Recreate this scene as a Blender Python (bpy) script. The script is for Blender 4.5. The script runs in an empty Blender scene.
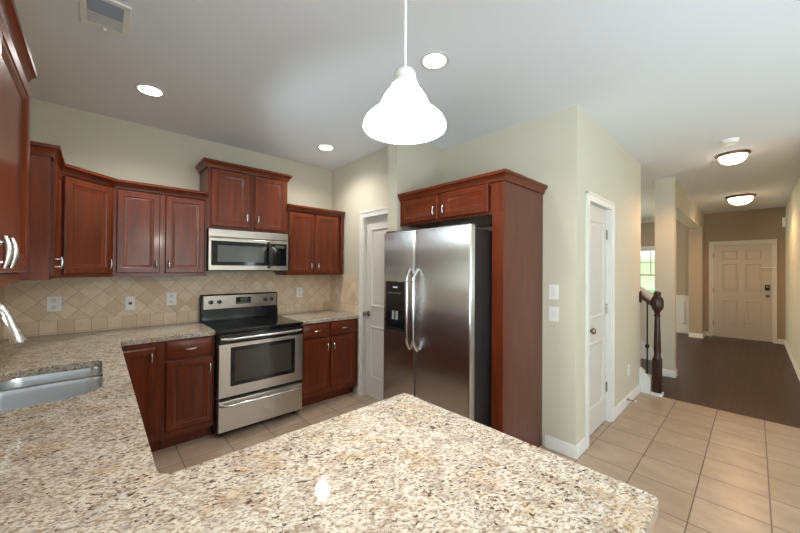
import bpy, bmesh, math, random
from mathutils import Vector, Matrix

random.seed(7)
SC = bpy.context.scene
COL = SC.collection
PI = math.pi
R = math.radians

# ------------------------------------------------------------------ camera
F_PX, YAW, PITCH, ROLL, EYE = 327.07, 47.29, 0.392, 0.400, 1.4507
cam_data = bpy.data.cameras.new('camera')
cam = bpy.data.objects.new('camera', cam_data)
COL.objects.link(cam)
cam_data.sensor_width = 36.0
cam_data.lens = F_PX / 800.0 * 36.0
cam_data.clip_start = 0.02
_y, _p, _r = R(YAW), R(PITCH), R(ROLL)
_fw = Vector((math.cos(_y) * math.cos(_p), math.sin(_y) * math.cos(_p), math.sin(_p)))
_rt = Vector((math.sin(_y), -math.cos(_y), 0))
_up = _rt.cross(_fw)
_r2 = _rt * math.cos(_r) + _up * math.sin(_r)
_u2 = _up * math.cos(_r) - _rt * math.sin(_r)
_m = Matrix((_r2, _u2, -_fw)).transposed().to_4x4()
_m.translation = Vector((0, 0, EYE))
cam.matrix_world = _m
SC.camera = cam

# ------------------------------------------------------------------ view, world, daylight
SC.view_settings.view_transform = 'Standard'
SC.view_settings.look = 'None'
SC.view_settings.gamma = 1.0
SC.view_settings.use_curve_mapping = False
SC.view_settings.exposure = 0.74
SC.cycles.use_denoising = True
SC.cycles.max_bounces = 12
SC.cycles.diffuse_bounces = 6
SC.cycles.glossy_bounces = 6
SC.cycles.transparent_max_bounces = 12
SC.cycles.sample_clamp_indirect = 6.0
SC.cycles.caustics_reflective = False
SC.cycles.caustics_refractive = False

WORLD_STRENGTH = 2.4
DAY_SINK, DAY_SIDE, DAY_SOUTH, FILL_DINING = 20.0, 130.0, 40.0, 80.0
DAY_COLOR = (0.76, 0.89, 1.0)
LAMP_KITCHEN = (1.0, 0.95, 0.88)
LAMP_HALL = (1.0, 0.56, 0.27)

world = bpy.data.worlds.new('world')
SC.world = world
world.use_nodes = True
wn, wl = world.node_tree.nodes, world.node_tree.links
wn.clear()
w_out = wn.new('ShaderNodeOutputWorld')
w_bg = wn.new('ShaderNodeBackground')
w_bg.inputs['Strength'].default_value = WORLD_STRENGTH
w_tc = wn.new('ShaderNodeTexCoord')
w_sep = wn.new('ShaderNodeSeparateXYZ')
w_noise = wn.new('ShaderNodeTexNoise')
w_noise.inputs['Scale'].default_value = 9.0
w_noise.inputs['Detail'].default_value = 6.0
w_add = wn.new('ShaderNodeMath'); w_add.operation = 'MULTIPLY_ADD'
w_add.inputs[1].default_value = 0.22
w_ramp = wn.new('ShaderNodeValToRGB')
e = w_ramp.color_ramp.elements
e[0].position = 0.0; e[0].color = (0.30, 0.42, 0.20, 1)
e[1].position = 1.0; e[1].color = (0.55, 0.75, 1.0, 1)
for pos, c in ((0.485, (0.75, 0.80, 0.74, 1)), (0.502, (0.27, 0.32, 0.22, 1)), (0.553, (0.23, 0.29, 0.17, 1)),
               (0.573, (0.9, 0.97, 1.0, 1)), (0.72, (0.80, 0.90, 1.0, 1))):
    q = e.new(pos); q.color = c
w_map = wn.new('ShaderNodeMapRange')
w_map.inputs['From Min'].default_value = -1; w_map.inputs['From Max'].default_value = 1
wl.new(w_tc.outputs['Generated'], w_sep.inputs[0])
wl.new(w_tc.outputs['Generated'], w_noise.inputs['Vector'])
w_sub = wn.new('ShaderNodeMath'); w_sub.operation = 'SUBTRACT'; w_sub.inputs[1].default_value = 0.5
wl.new(w_noise.outputs['Fac'], w_sub.inputs[0])
wl.new(w_sub.outputs[0], w_add.inputs[0])
w_tilt = wn.new('ShaderNodeMath'); w_tilt.operation = 'MULTIPLY_ADD'; w_tilt.inputs[1].default_value = 0.05   # the trees on the sink side are taller
wl.new(w_sep.outputs['X'], w_tilt.inputs[0]); wl.new(w_sep.outputs['Z'], w_tilt.inputs[2])
wl.new(w_tilt.outputs[0], w_add.inputs[2])
wl.new(w_add.outputs[0], w_map.inputs['Value'])
wl.new(w_map.outputs[0], w_ramp.inputs['Fac'])
wl.new(w_ramp.outputs['Color'], w_bg.inputs['Color'])
wl.new(w_bg.outputs[0], w_out.inputs['Surface'])


def daylight(name, loc, rot, sx, sy, power, color=DAY_COLOR):
    l = bpy.data.lights.new(name, 'AREA')
    l.shape = 'RECTANGLE'; l.size = sx; l.size_y = sy
    l.energy = power; l.color = color
    o = bpy.data.objects.new(name, l)
    o.location = loc; o.rotation_euler = rot
    COL.objects.link(o)
    return o


# daylight at the windows: sink window, patio door and windows behind the camera; plus two added fill lamps
daylight('daylight_sink_window', (-0.98, 2.23, 2.12), (0, R(-58), 0), 0.5, 0.8, DAY_SINK)
daylight('added_sink_uplight', (-0.80, 2.23, 0.98), (0, R(-135), 0), 0.4, 0.8, DAY_SINK * 2.6)  # added upward lamp, brightens the ceiling in place of ground bounce
daylight('daylight_patio_door', (-0.70, -1.6, 1.2), (0, R(-142), 0), 2.0, 1.9, DAY_SIDE)
daylight('daylight_family_window', (1.3, -3.98, 1.4), (R(140), 0, 0), 1.9, 1.6, DAY_SOUTH)
daylight('daylight_family_window_east', (3.75, -3.98, 1.4), (R(140), 0, 0), 1.0, 1.6, DAY_SOUTH * 0.55)
daylight('added_fill_dining', (8.0, 4.40, 1.4), (R(-100), 0, 0), 1.6, 1.4, FILL_DINING, (1.0, 0.86, 0.66))  # added warm fill lamp to brighten the dining room

# ------------------------------------------------------------------ node helpers and materials


class NT:
    def __init__(self, name):
        self.m = bpy.data.materials.new(name)
        self.m.use_nodes = True
        self.t = self.m.node_tree
        self.b = self.t.nodes['Principled BSDF']

    def n(self, typ, **kw):
        nd = self.t.nodes.new(typ)
        for k, v in kw.items():
            if k.startswith('i_'):
                key = k[2:].replace('_', ' ')
                nd.inputs[key].default_value = v
            else:
                setattr(nd, k, v)
        return nd

    def lk(self, a, b):
        self.t.links.new(a, b)

    def math(self, op, a, b=None, c=None):
        nd = self.t.nodes.new('ShaderNodeMath'); nd.operation = op
        for i, v in enumerate((a, b, c)):
            if v is None:
                continue
            if isinstance(v, (int, float)):
                nd.inputs[i].default_value = v
            else:
                self.lk(v, nd.inputs[i])
        return nd.outputs[0]

    def mix(self, fac, a, b, blend='MIX'):
        nd = self.t.nodes.new('ShaderNodeMix'); nd.data_type = 'RGBA'; nd.blend_type = blend
        for s, v in ((nd.inputs[0], fac), (nd.inputs[6], a), (nd.inputs[7], b)):
            if isinstance(v, (int, float)):
                s.default_value = v
            elif isinstance(v, tuple):
                s.default_value = v if len(v) == 4 else v + (1,)
            else:
                self.lk(v, s)
        return nd.outputs[2]

    def ramp(self, fac, stops, interp='LINEAR'):
        nd = self.t.nodes.new('ShaderNodeValToRGB')
        cr = nd.color_ramp; cr.interpolation = interp
        while len(cr.elements) < len(stops):
            cr.elements.new(0.5)
        for el, (p, c) in zip(cr.elements, stops):
            el.position = p
            el.color = (c, c, c, 1) if isinstance(c, (int, float)) else tuple(c) + (1,)
        self.lk(fac, nd.inputs[0])
        return nd.outputs[0]

    def coords(self, scale=(1, 1, 1), kind='Object', rot=(0, 0, 0), loc=(0, 0, 0)):
        tc = self.n('ShaderNodeTexCoord')
        mp = self.n('ShaderNodeMapping')
        mp.inputs['Scale'].default_value = scale
        mp.inputs['Rotation'].default_value = rot
        mp.inputs['Location'].default_value = loc
        self.lk(tc.outputs[kind], mp.inputs['Vector'])
        return mp.outputs[0]

    def noise(self, vec, scale, detail=3, rough=0.5):
        nd = self.n('ShaderNodeTexNoise')
        nd.inputs['Scale'].default_value = scale
        nd.inputs['Detail'].default_value = detail
        nd.inputs['Roughness'].default_value = rough
        self.lk(vec, nd.inputs['Vector'])
        return nd.outputs['Fac']

    def bump(self, height, strength=0.1, dist=0.002):
        nd = self.n('ShaderNodeBump')
        nd.inputs['Strength'].default_value = strength
        nd.inputs['Distance'].default_value = dist
        self.lk(height, nd.inputs['Height'])
        self.lk(nd.outputs[0], self.b.inputs['Normal'])

    def set(self, color=None, rough=None, metal=None, coat=None, coat_rough=None, spec=None):
        b = self.b.inputs
        if color is not None:
            if isinstance(color, tuple):
                b['Base Color'].default_value = color + (1,)
            else:
                self.lk(color, b['Base Color'])
        if rough is not None:
            if isinstance(rough, (int, float)):
                b['Roughness'].default_value = rough
            else:
                self.lk(rough, b['Roughness'])
        if metal is not None: b['Metallic'].default_value = metal
        if coat is not None: b['Coat Weight'].default_value = coat
        if coat_rough is not None: b['Coat Roughness'].default_value = coat_rough
        if spec is not None: b['Specular IOR Level'].default_value = spec
        return self.m


def plain(name, color, rough=0.5, metal=0.0, var=0.03, scale=14, **kw):
    t = NT(name)
    v = t.noise(t.coords(), scale)
    c = t.mix(v, tuple(max(0, x * (1 - var)) for x in color), tuple(min(1, x * (1 + var)) for x in color))
    return t.set(color=c, rough=rough, metal=metal, **kw)


def mat_paint(name, color, rough=0.75, bump=0.06):
    t = NT(name)
    co = t.coords()
    c = t.mix(t.noise(co, 1.3, 2), tuple(x * 0.985 for x in color), tuple(min(1, x * 1.015) for x in color))
    t.bump(t.noise(co, 160, 2), bump, 0.001)
    return t.set(color=c, rough=rough)


def mat_cherry(name, grain_axis='Z', dark=(0.076, 0.0135, 0.0043), light=(0.172, 0.033, 0.0088)):
    t = NT(name)
    sc = {'Z': (9, 9, 0.9), 'X': (0.9, 9, 9), 'Y': (9, 0.9, 9)}[grain_axis]
    co = t.coords(sc)
    n1 = t.noise(co, 3.0, 5, 0.6)
    sc2 = {'Z': (60, 60, 2.5), 'X': (2.5, 60, 60), 'Y': (60, 2.5, 60)}[grain_axis]
    n2 = t.noise(t.coords(sc2), 2.0, 3, 0.6)
    f = t.math('ADD', t.math('MULTIPLY', n1, 0.75), t.math('MULTIPLY', n2, 0.25))
    c = t.ramp(f, [(0.33, dark), (0.52, tuple((a + b) / 2 for a, b in zip(dark, light))), (0.68, light)])
    return t.set(color=c, rough=0.32, coat=0.12, coat_rough=0.12, spec=0.32)


def mat_granite():
    t = NT('granite_speckled')
    co = t.coords((1, 1, 1), rot=(0, 0, R(28)))
    warp = t.n('ShaderNodeTexNoise'); warp.inputs['Scale'].default_value = 40; t.lk(co, warp.inputs['Vector'])
    wv = t.n('ShaderNodeVectorMath', operation='MULTIPLY_ADD')
    t.lk(warp.outputs['Color'], wv.inputs[0]); wv.inputs[1].default_value = (0.012, 0.012, 0.012); t.lk(co, wv.inputs[2])
    st = t.n('ShaderNodeMapping'); st.inputs['Scale'].default_value = (0.72, 1.15, 1.0); t.lk(wv.outputs[0], st.inputs['Vector'])
    v = st.outputs[0]
    # cream crystal field
    vo = t.n('ShaderNodeTexVoronoi'); vo.inputs['Scale'].default_value = 120; t.lk(v, vo.inputs['Vector'])
    sp = t.n('ShaderNodeSeparateColor'); t.lk(vo.outputs['Color'], sp.inputs[0])
    base = t.ramp(sp.outputs[0], [(0.0, (0.32, 0.255, 0.195)), (0.3, (0.49, 0.435, 0.355)), (0.62, (0.61, 0.56, 0.47)), (1.0, (0.52, 0.49, 0.44))])
    # golden clouds
    g = t.noise(v, 9, 4, 0.62)
    base = t.mix(t.ramp(g, [(0.53, 0.0), (0.70, 0.6)]), base, (0.48, 0.31, 0.13))
    # grey clouds
    g2 = t.noise(t.coords((1, 1, 1), loc=(3.1, 1.7, 0)), 13, 5, 0.65)
    base = t.mix(t.ramp(g2, [(0.50, 0.0), (0.68, 0.7)]), base, (0.27, 0.23, 0.205))
    # small grey-brown grains
    n3 = t.noise(v, 140, 3, 0.6)
    base = t.mix(t.ramp(n3, [(0.495, 0.0), (0.605, 0.78)]), base, (0.195, 0.135, 0.085))
    # dark burgundy-black flecks, clustered
    n4 = t.noise(v, 96, 2, 0.55)
    cl = t.noise(v, 11, 3, 0.6)
    fk = t.math('ADD', n4, t.math('MULTIPLY', t.math('SUBTRACT', cl, 0.5), 0.38))
    base = t.mix(t.ramp(fk, [(0.622, 0.0), (0.665, 0.9)]), base, (0.05, 0.027, 0.021))
    # white quartz
    n5 = t.noise(t.coords((1, 1, 1), loc=(7, 2, 1)), 50, 2, 0.5)
    base = t.mix(t.ramp(n5, [(0.64, 0.0), (0.74, 0.4)]), base, (0.70, 0.68, 0.64))
    return t.set(color=base, rough=0.06, spec=0.5)


def grid_mask(t, s, width):
    """0 at grout, 1 inside; s is a scaled coordinate with grout at the integers"""
    fr = t.math('FRACT', s)
    d = t.math('MINIMUM', fr, t.math('SUBTRACT', 1.0, fr))
    return t.math('GREATER_THAN', d, width)


def mat_backsplash(name, axis):
    t = NT(name)
    tc = t.n('ShaderNodeTexCoord'); se = t.n('ShaderNodeSeparateXYZ'); t.lk(tc.outputs['Object'], se.inputs[0])
    x, z = se.outputs['XYZ'.index(axis)], se.outputs['Z']
    P = 0.148
    u = t.math('ADD', x, 0.04); v = t.math('SUBTRACT', z, 1.023)
    a = t.math('DIVIDE', t.math('ADD', u, v), P)
    b = t.math('DIVIDE', t.math('SUBTRACT', v, u), P)
    r = t.math('DIVIDE', t.math('ADD', x, 0.036), 0.098)
    rz = t.math('DIVIDE', t.math('SUBTRACT', z, 0.9255), 0.0975)
    low = t.math('LESS_THAN', z, 1.023)
    md = t.math('MINIMUM', grid_mask(t, a, 0.016), grid_mask(t, b, 0.016))
    mr = t.math('MINIMUM', grid_mask(t, r, 0.017), grid_mask(t, rz, 0.017))
    mask = t.math('ADD', t.math('MULTIPLY', low, mr), t.math('MULTIPLY', t.math('SUBTRACT', 1.0, low), md))
    ca = t.math('ADD', t.math('MULTIPLY', low, t.math('FLOOR', r)), t.math('MULTIPLY', t.math('SUBTRACT', 1.0, low), t.math('FLOOR', a)))
    cb = t.math('ADD', t.math('MULTIPLY', low, 57.3), t.math('MULTIPLY', t.math('SUBTRACT', 1.0, low), t.math('FLOOR', b)))
    cm = t.n('ShaderNodeCombineXYZ'); t.lk(ca, cm.inputs[0]); t.lk(cb, cm.inputs[1])
    wn_ = t.n('ShaderNodeTexWhiteNoise', noise_dimensions='3D'); t.lk(cm.outputs[0], wn_.inputs['Vector'])
    tone = t.ramp(wn_.outputs['Value'], [(0.0, (0.56, 0.40, 0.25)), (0.07, (0.65, 0.50, 0.34)), (0.5, (0.70, 0.555, 0.395)), (1.0, (0.75, 0.62, 0.465))])
    # each tile gets its own piece of stone: shift the noise by the cell
    sh = t.n('ShaderNodeVectorMath', operation='MULTIPLY_ADD'); t.lk(cm.outputs[0], sh.inputs[0]); sh.inputs[1].default_value = (3.7, 5.1, 2.3)
    t.lk(tc.outputs['Object'], sh.inputs[2])
    cl = t.noise(sh.outputs[0], 14, 5, 0.65)
    stone = t.mix(t.ramp(cl, [(0.45, 0.0), (0.78, 0.6)]), tone, (0.53, 0.375, 0.225))
    pit = t.noise(sh.outputs[0], 60, 4, 0.7)
    stone = t.mix(t.ramp(pit, [(0.60, 0.0), (0.72, 0.45)]), stone, (0.66, 0.58, 0.46))
    c = t.mix(mask, (0.40, 0.295, 0.20), stone)
    t.bump(mask, 0.5, 0.002)
    return t.set(color=c, rough=0.42)


TILE = 0.3287


def mat_floor_tile():
    t = NT('floor_ceramic_tile')
    tc = t.n('ShaderNodeTexCoord'); se = t.n('ShaderNodeSeparateXYZ'); t.lk(tc.outputs['Object'], se.inputs[0])
    x, y = se.outputs['X'], se.outputs['Y']
    near = t.math('LESS_THAN', x, 2.4504)
    off = t.math('ADD', t.math('MULTIPLY', near, 0.4778), t.math('MULTIPLY', t.math('SUBTRACT', 1.0, near), 3.4956))
    a = t.math('DIVIDE', t.math('SUBTRACT', x, off), TILE)
    b = t.math('DIVIDE', t.math('SUBTRACT', y, 0.591), TILE)
    mask = t.math('MINIMUM', grid_mask(t, a, 0.011), grid_mask(t, b, 0.010))
    cm = t.n('ShaderNodeCombineXYZ'); t.lk(t.math('FLOOR', a), cm.inputs[0]); t.lk(t.math('FLOOR', b), cm.inputs[1]); t.lk(near, cm.inputs[2])
    wn_ = t.n('ShaderNodeTexWhiteNoise', noise_dimensions='3D'); t.lk(cm.outputs[0], wn_.inputs['Vector'])
    tone = t.ramp(wn_.outputs['Value'], [(0.0, (0.405, 0.30, 0.215)), (1.0, (0.475, 0.36, 0.265))])
    sh = t.n('ShaderNodeVectorMath', operation='MULTIPLY_ADD'); t.lk(cm.outputs[0], sh.inputs[0]); sh.inputs[1].default_value = (3.7, 5.1, 2.3)
    t.lk(tc.outputs['Object'], sh.inputs[2])
    mp = t.n('ShaderNodeMapping'); mp.inputs['Scale'].default_value = (1.9, 1.0, 1.0); t.lk(sh.outputs[0], mp.inputs['Vector'])
    cl = t.noise(mp.outputs[0], 4.5, 6, 0.66)
    c = t.mix(t.ramp(cl, [(0.40, 0.0), (0.70, 0.8)]), tone, (0.30, 0.215, 0.15))
    hi = t.noise(mp.outputs[0], 9, 4, 0.6)
    c = t.mix(t.ramp(hi, [(0.55, 0.0), (0.75, 0.35)]), c, (0.56, 0.45, 0.34))
    c = t.mix(mask, (0.13, 0.09, 0.065), c)
    t.bump(mask, 0.4, 0.002)
    return t.set(color=c, rough=0.32)


def mat_hardwood():
    t = NT('floor_dark_hardwood')
    tc = t.n('ShaderNodeTexCoord'); se = t.n('ShaderNodeSeparateXYZ'); t.lk(tc.outputs['Object'], se.inputs[0])
    x, y = se.outputs['X'], se.outputs['Y']
    b = t.math('DIVIDE', y, 0.083)
    row = t.math('FLOOR', b)
    wr = t.n('ShaderNodeTexWhiteNoise', noise_dimensions='1D'); t.lk(row, wr.inputs['W'])
    a = t.math('ADD', t.math('DIVIDE', x, 0.95), t.math('MULTIPLY', wr.outputs['Value'], 7.0))
    mask = t.math('MINIMUM', grid_mask(t, b, 0.022), grid_mask(t, a, 0.002))
    cm = t.n('ShaderNodeCombineXYZ'); t.lk(t.math('FLOOR', a), cm.inputs[0]); t.lk(row, cm.inputs[1])
    wn_ = t.n('ShaderNodeTexWhiteNoise', noise_dimensions='3D'); t.lk(cm.outputs[0], wn_.inputs['Vector'])
    tone = t.ramp(wn_.outputs['Value'], [(0.0, (0.030, 0.0105, 0.0072)), (1.0, (0.046, 0.017, 0.0115))])
    gr = t.noise(t.coords((1.5, 30, 1)), 2.0, 5, 0.6)
    c = t.mix(t.ramp(gr, [(0.4, 0.0), (0.7, 0.5)]), tone, (0.026, 0.010, 0.007))
    c = t.mix(mask, (0.012, 0.006, 0.005), c)
    t.bump(mask, 0.4, 0.0015)
    return t.set(color=c, rough=0.36, spec=0.35)


def mat_steel(name, color=(0.60, 0.585, 0.56), rough=0.30, grain='Z', aniso=0.75):
    t = NT(name)
    sc = {'Z': (260, 260, 1.2), 'X': (1.2, 260, 260), 'Y': (260, 1.2, 260)}[grain]
    n = t.noise(t.coords(sc), 1.0, 3, 0.6)
    c = t.mix(n, tuple(x * 0.93 for x in color), tuple(min(1, x * 1.05) for x in color))
    r = t.math('MULTIPLY_ADD', n, 0.03, rough - 0.015)
    t.set(color=c, rough=r, metal=1.0)
    if aniso:
        t.b.inputs['Anisotropic'].default_value = aniso
        tg = t.n('ShaderNodeTangent', direction_type='RADIAL', axis=grain)
        t.lk(tg.outputs[0], t.b.inputs['Tangent'])
        if grain == 'Z':
            t.b.inputs['Anisotropic Rotation'].default_value = 0.0
    return t.m


def mat_emit(name, color, strength):
    t = NT(name)
    co = t.noise(t.coords(), 3)
    t.set(color=t.mix(co, tuple(x * 0.98 for x in color), color), rough=0.4)
    t.b.inputs['Emission Color'].default_value = color + (1,)
    t.b.inputs['Emission Strength'].default_value = strength
    return t.m


def mat_pane():
    t = NT('window_pane_glass')
    tr = t.n('ShaderNodeBsdfTransparent')
    gl = t.n('ShaderNodeBsdfGlossy'); gl.inputs['Roughness'].default_value = 0.02
    fr = t.n('ShaderNodeFresnel'); fr.inputs['IOR'].default_value = 1.45
    mx = t.n('ShaderNodeMixShader')
    nz = t.noise(t.coords(), 2)
    tr_c = t.mix(nz, (0.96, 0.98, 0.97), (0.98, 0.99, 0.98)); t.lk(tr_c, tr.inputs['Color'])
    t.lk(fr.outputs[0], mx.inputs[0]); t.lk(tr.outputs[0], mx.inputs[1]); t.lk(gl.outputs[0], mx.inputs[2])
    t.lk(mx.outputs[0], t.t.nodes['Material Output'].inputs['Surface'])
    return t.m


WALL_C = (0.575, 0.54, 0.435)
M = dict(
    wall=mat_paint('wall_paint_tan', WALL_C),
    wall_hall=mat_paint('wall_paint_brown', (0.40, 0.325, 0.24)),
    ceiling=mat_paint('ceiling_paint_white', (0.77, 0.80, 0.83), 0.9),
    trim=plain('trim_paint_white', (0.70, 0.69, 0.65), 0.38, var=0.01),
    door=plain('door_paint_white', (0.60, 0.575, 0.53), 0.42, var=0.01),
    cherry=mat_cherry('cherry_wood'),
    cherry_h=mat_cherry('cherry_wood_horizontal', 'X'),
    cherry_panel=mat_cherry('cherry_veneer_panel', 'Z', (0.085, 0.024, 0.015), (0.135, 0.040, 0.024)),
    granite=mat_granite(),
    splash_x=mat_backsplash('travertine_tile_x', 'X'),
    splash_y=mat_backsplash('travertine_tile_y', 'Y'),
    tile=mat_floor_tile(),
    hardwood=mat_hardwood(),
    steel=mat_steel('stainless_brushed', (0.56, 0.55, 0.54), 0.26, 'Z', 0.98),
    steel_h=mat_steel('stainless_brushed_horizontal', (0.54, 0.485, 0.42), 0.30, 'X', 0.6),
    steel_sink=mat_steel('stainless_sink', (0.52, 0.55, 0.58), 0.30, 'Y', 0.0),
    chrome=mat_steel('polished_steel', (0.72, 0.71, 0.69), 0.16, 'Z', 0.0),
    nickel=mat_steel('satin_nickel', (0.58, 0.56, 0.53), 0.27, 'Z', 0.0),
    bronze=plain('aged_bronze', (0.20, 0.11, 0.055), 0.42, 0.7),
    knob=plain('dark_nickel_knob', (0.34, 0.29, 0.23), 0.25, 1.0),
    black=plain('black_plastic', (0.010, 0.010, 0.011), 0.14),
    black_gloss=plain('black_glass', (0.006, 0.006, 0.007), 0.06),
    charcoal=plain('charcoal_casing', (0.010, 0.009, 0.011), 0.40),
    oven_glass=plain('oven_window_glass', (0.045, 0.038, 0.030), 0.09),
    mw_glass=plain('microwave_window_glass', (0.085, 0.085, 0.078), 0.16),
    dark_wood=mat_cherry('dark_stained_wood', 'Z', (0.020, 0.007, 0.004), (0.045, 0.016, 0.010)),
    iron=plain('wrought_iron', (0.012, 0.010, 0.010), 0.45, 0.4),
    plate=plain('wall_plate_white', (0.80, 0.80, 0.76), 0.35, var=0.01),
    ivory=plain('wall_plate_insert', (0.74, 0.74, 0.70), 0.35, var=0.01),
    slot=plain('outlet_slot_dark', (0.08, 0.05, 0.04), 0.5),
    vent=plain('vent_louver_grey', (0.27, 0.30, 0.35), 0.5),
    display=mat_emit('range_display', (0.03, 0.045, 0.018), 0.25),
    grey=plain('grey_plastic', (0.30, 0.30, 0.30), 0.4),
    glow=mat_emit('lamp_glass_white', (1.0, 0.96, 0.88), 5.0),
    glow_can=mat_emit('recessed_lens', (1.0, 0.97, 0.92), 9.0),
    glow_hall=mat_emit('hall_lamp_glass', (1.0, 0.86, 0.66), 4.0),
    pane=mat_pane(),
    lawn=plain('lawn_green', (0.10, 0.20, 0.05), 0.9, var=0.4, scale=6),
)

# ------------------------------------------------------------------ mesh helpers


class MB:
    def __init__(self):
        self.bm = bmesh.new()

    def face(self, vs):
        try:
            return self.bm.faces.new(vs)
        except ValueError:
            return None

    def box(self, x0, x1, y0, y1, z0, z1):
        v = [self.bm.verts.new((x, y, z)) for z in (z0, z1) for (x, y) in ((x0, y0), (x1, y0), (x1, y1), (x0, y1))]
        for f in ((3, 2, 1, 0), (4, 5, 6, 7), (0, 1, 5, 4), (1, 2, 6, 5), (2, 3, 7, 6), (3, 0, 4, 7)):
            self.face([v[i] for i in f])
        return self

    def prism(self, pts, z0, z1):
        a = [self.bm.verts.new((p[0], p[1], z0)) for p in pts]
        b = [self.bm.verts.new((p[0], p[1], z1)) for p in pts]
        self.face(a[::-1]); self.face(b)
        n = len(pts)
        for i in range(n):
            self.face([a[i], a[(i + 1) % n], b[(i + 1) % n], b[i]])
        return self

    def prism_x(self, pts, x0, x1):
        """polygon in (y, z) extruded along x"""
        a = [self.bm.verts.new((x0, p[0], p[1])) for p in pts]
        b = [self.bm.verts.new((x1, p[0], p[1])) for p in pts]
        self.face(a[::-1]); self.face(b)
        n = len(pts)
        for i in range(n):
            self.face([a[i], a[(i + 1) % n], b[(i + 1) % n], b[i]])
        return self

    def panel(self, x0, x1, z0, z1, y, loops, back=True):
        """nested rectangular loops facing -y; loops = (inset, offset in y)"""
        prev = None
        for ins, dy in loops:
            cur = [self.bm.verts.new(p) for p in ((x0 + ins, y + dy, z0 + ins), (x1 - ins, y + dy, z0 + ins),
                                                  (x1 - ins, y + dy, z1 - ins), (x0 + ins, y + dy, z1 - ins))]
            if prev:
                for i in range(4):
                    self.face([prev[i], prev[(i + 1) % 4], cur[(i + 1) % 4], cur[i]])
            elif back:
                self.face(cur[::-1])
            prev = cur
        self.face(prev)
        return self

    def lathe(self, prof, c=(0, 0, 0), axis='Z', seg=24, cap=True):
        """prof = (radius, height) along axis"""
        rings = []
        for r, h in prof:
            ring = []
            for i in range(seg):
                a = 2 * PI * i / seg
                p, q = r * math.cos(a), r * math.sin(a)
                if axis == 'Z': co = (p, q, h)
                elif axis == 'Y': co = (p, h, q)
                else: co = (h, p, q)
                ring.append(self.bm.verts.new((co[0] + c[0], co[1] + c[1], co[2] + c[2])))
            rings.append(ring)
        for a, b in zip(rings, rings[1:]):
            for i in range(seg):
                self.face([a[i], a[(i + 1) % seg], b[(i + 1) % seg], b[i]])
        if cap:
            self.face(rings[0][::-1]); self.face(rings[-1])
        return self

    def tube(self, pts, rad, seg=12, flat=1.0, cap=True):
        """round bar through pts; rad a number or a list"""
        pts = [Vector(p) for p in pts]
        n = len(pts)
        rad = rad if isinstance(rad, (list, tuple)) else [rad] * n
        rings = []
        ref = None
        for i, p in enumerate(pts):
            d = (pts[min(i + 1, n - 1)] - pts[max(i - 1, 0)]).normalized()
            if ref is None:
                ref = Vector((0, 0, 1)) if abs(d.z) < 0.9 else Vector((1, 0, 0))
            s = d.cross(ref).normalized(); t = s.cross(d).normalized(); ref = t
            rings.append([self.bm.verts.new(p + (s * math.cos(2 * PI * k / seg) + t * math.sin(2 * PI * k / seg) * flat) * rad[i]) for k in range(seg)])
        for a, b in zip(rings, rings[1:]):
            for k in range(seg):
                self.face([a[k], a[(k + 1) % seg], b[(k + 1) % seg], b[k]])
        if cap:
            self.face(rings[0][::-1]); self.face(rings[-1])
        return self

    def sweep(self, path, prof, side=1):
        """closed profile (out, z) swept along an open 2-D path with mitred corners; side=1 puts 'out' on the left"""
        P = [Vector(p) for p in path]
        n = len(P)
        nor = []
        for a, b in zip(P, P[1:]):
            d = (b - a).normalized(); nor.append(Vector((-d.y, d.x)) * side)
        rings = []
        for i in range(n):
            if i == 0: off = nor[0]
            elif i == n - 1: off = nor[-1]
            else:
                s = nor[i - 1] + nor[i]; off = s / (1 + nor[i - 1].dot(nor[i]))
            rings.append([self.bm.verts.new((P[i].x + off.x * o, P[i].y + off.y * o, z)) for o, z in prof])
        m = len(prof)
        for a, b in zip(rings, rings[1:]):
            for k in range(m):
                self.face([a[k], a[(k + 1) % m], b[(k + 1) % m], b[k]])
        self.face(rings[0][::-1]); self.face(rings[-1])
        return self

    def holed(self, outer, holes, z0, z1):
        bm = self.bm
        edges = []; loops = []
        for lp in [outer] + holes:
            vs = [bm.verts.new((p[0], p[1], z1)) for p in lp]
            loops.append(vs)
            edges += [bm.edges.new((vs[i], vs[(i + 1) % len(vs)])) for i in range(len(vs))]
        r = bmesh.ops.triangle_fill(bm, use_beauty=True, use_dissolve=False, edges=edges)
        top = [f for f in r['geom'] if isinstance(f, bmesh.types.BMFace)]
        mp = {}
        for vs in loops:
            for v in vs:
                mp[v] = bm.verts.new((v.co.x, v.co.y, z0))
        for f in top:
            self.face([mp[v] for v in reversed(f.verts)])
        for vs in loops:
            for i in range(len(vs)):
                a, b = vs[i], vs[(i + 1) % len(vs)]
                self.face([a, b, mp[b], mp[a]])
        return self

    def build(self, name, mat, parent=None, loc=None, rotz=0.0, bevel=0.0, seg=2, smooth=True):
        bmesh.ops.recalc_face_normals(self.bm, faces=self.bm.faces[:])
        me = bpy.data.meshes.new(name)
        self.bm.to_mesh(me); self.bm.free()
        me.materials.append(M[mat] if isinstance(mat, str) else mat)
        if smooth:
            me.polygons.foreach_set('use_smooth', [True] * len(me.polygons))
            me.set_sharp_from_angle(angle=R(38))
        o = bpy.data.objects.new(name, me)
        COL.objects.link(o)
        if parent is not None: o.parent = parent
        if loc: o.location = loc
        if rotz: o.rotation_euler[2] = rotz
        if bevel:
            b = o.modifiers.new('bevel', 'BEVEL'); b.width = bevel; b.segments = seg
            b.limit_method = 'ANGLE'; b.angle_limit = R(50)
        return o


def tag(o, label, cat, group=None):
    o['label'] = label; o['category'] = cat
    if group: o['group'] = group
    return o


def thing(name, label, cat, loc=(0, 0, 0), rotz=0.0, group=None):
    o = bpy.data.objects.new(name, None)
    o.empty_display_size = 0.1
    COL.objects.link(o)
    o.location = loc; o.rotation_euler = (0, 0, rotz)
    return tag(o, label, cat, group)


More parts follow.
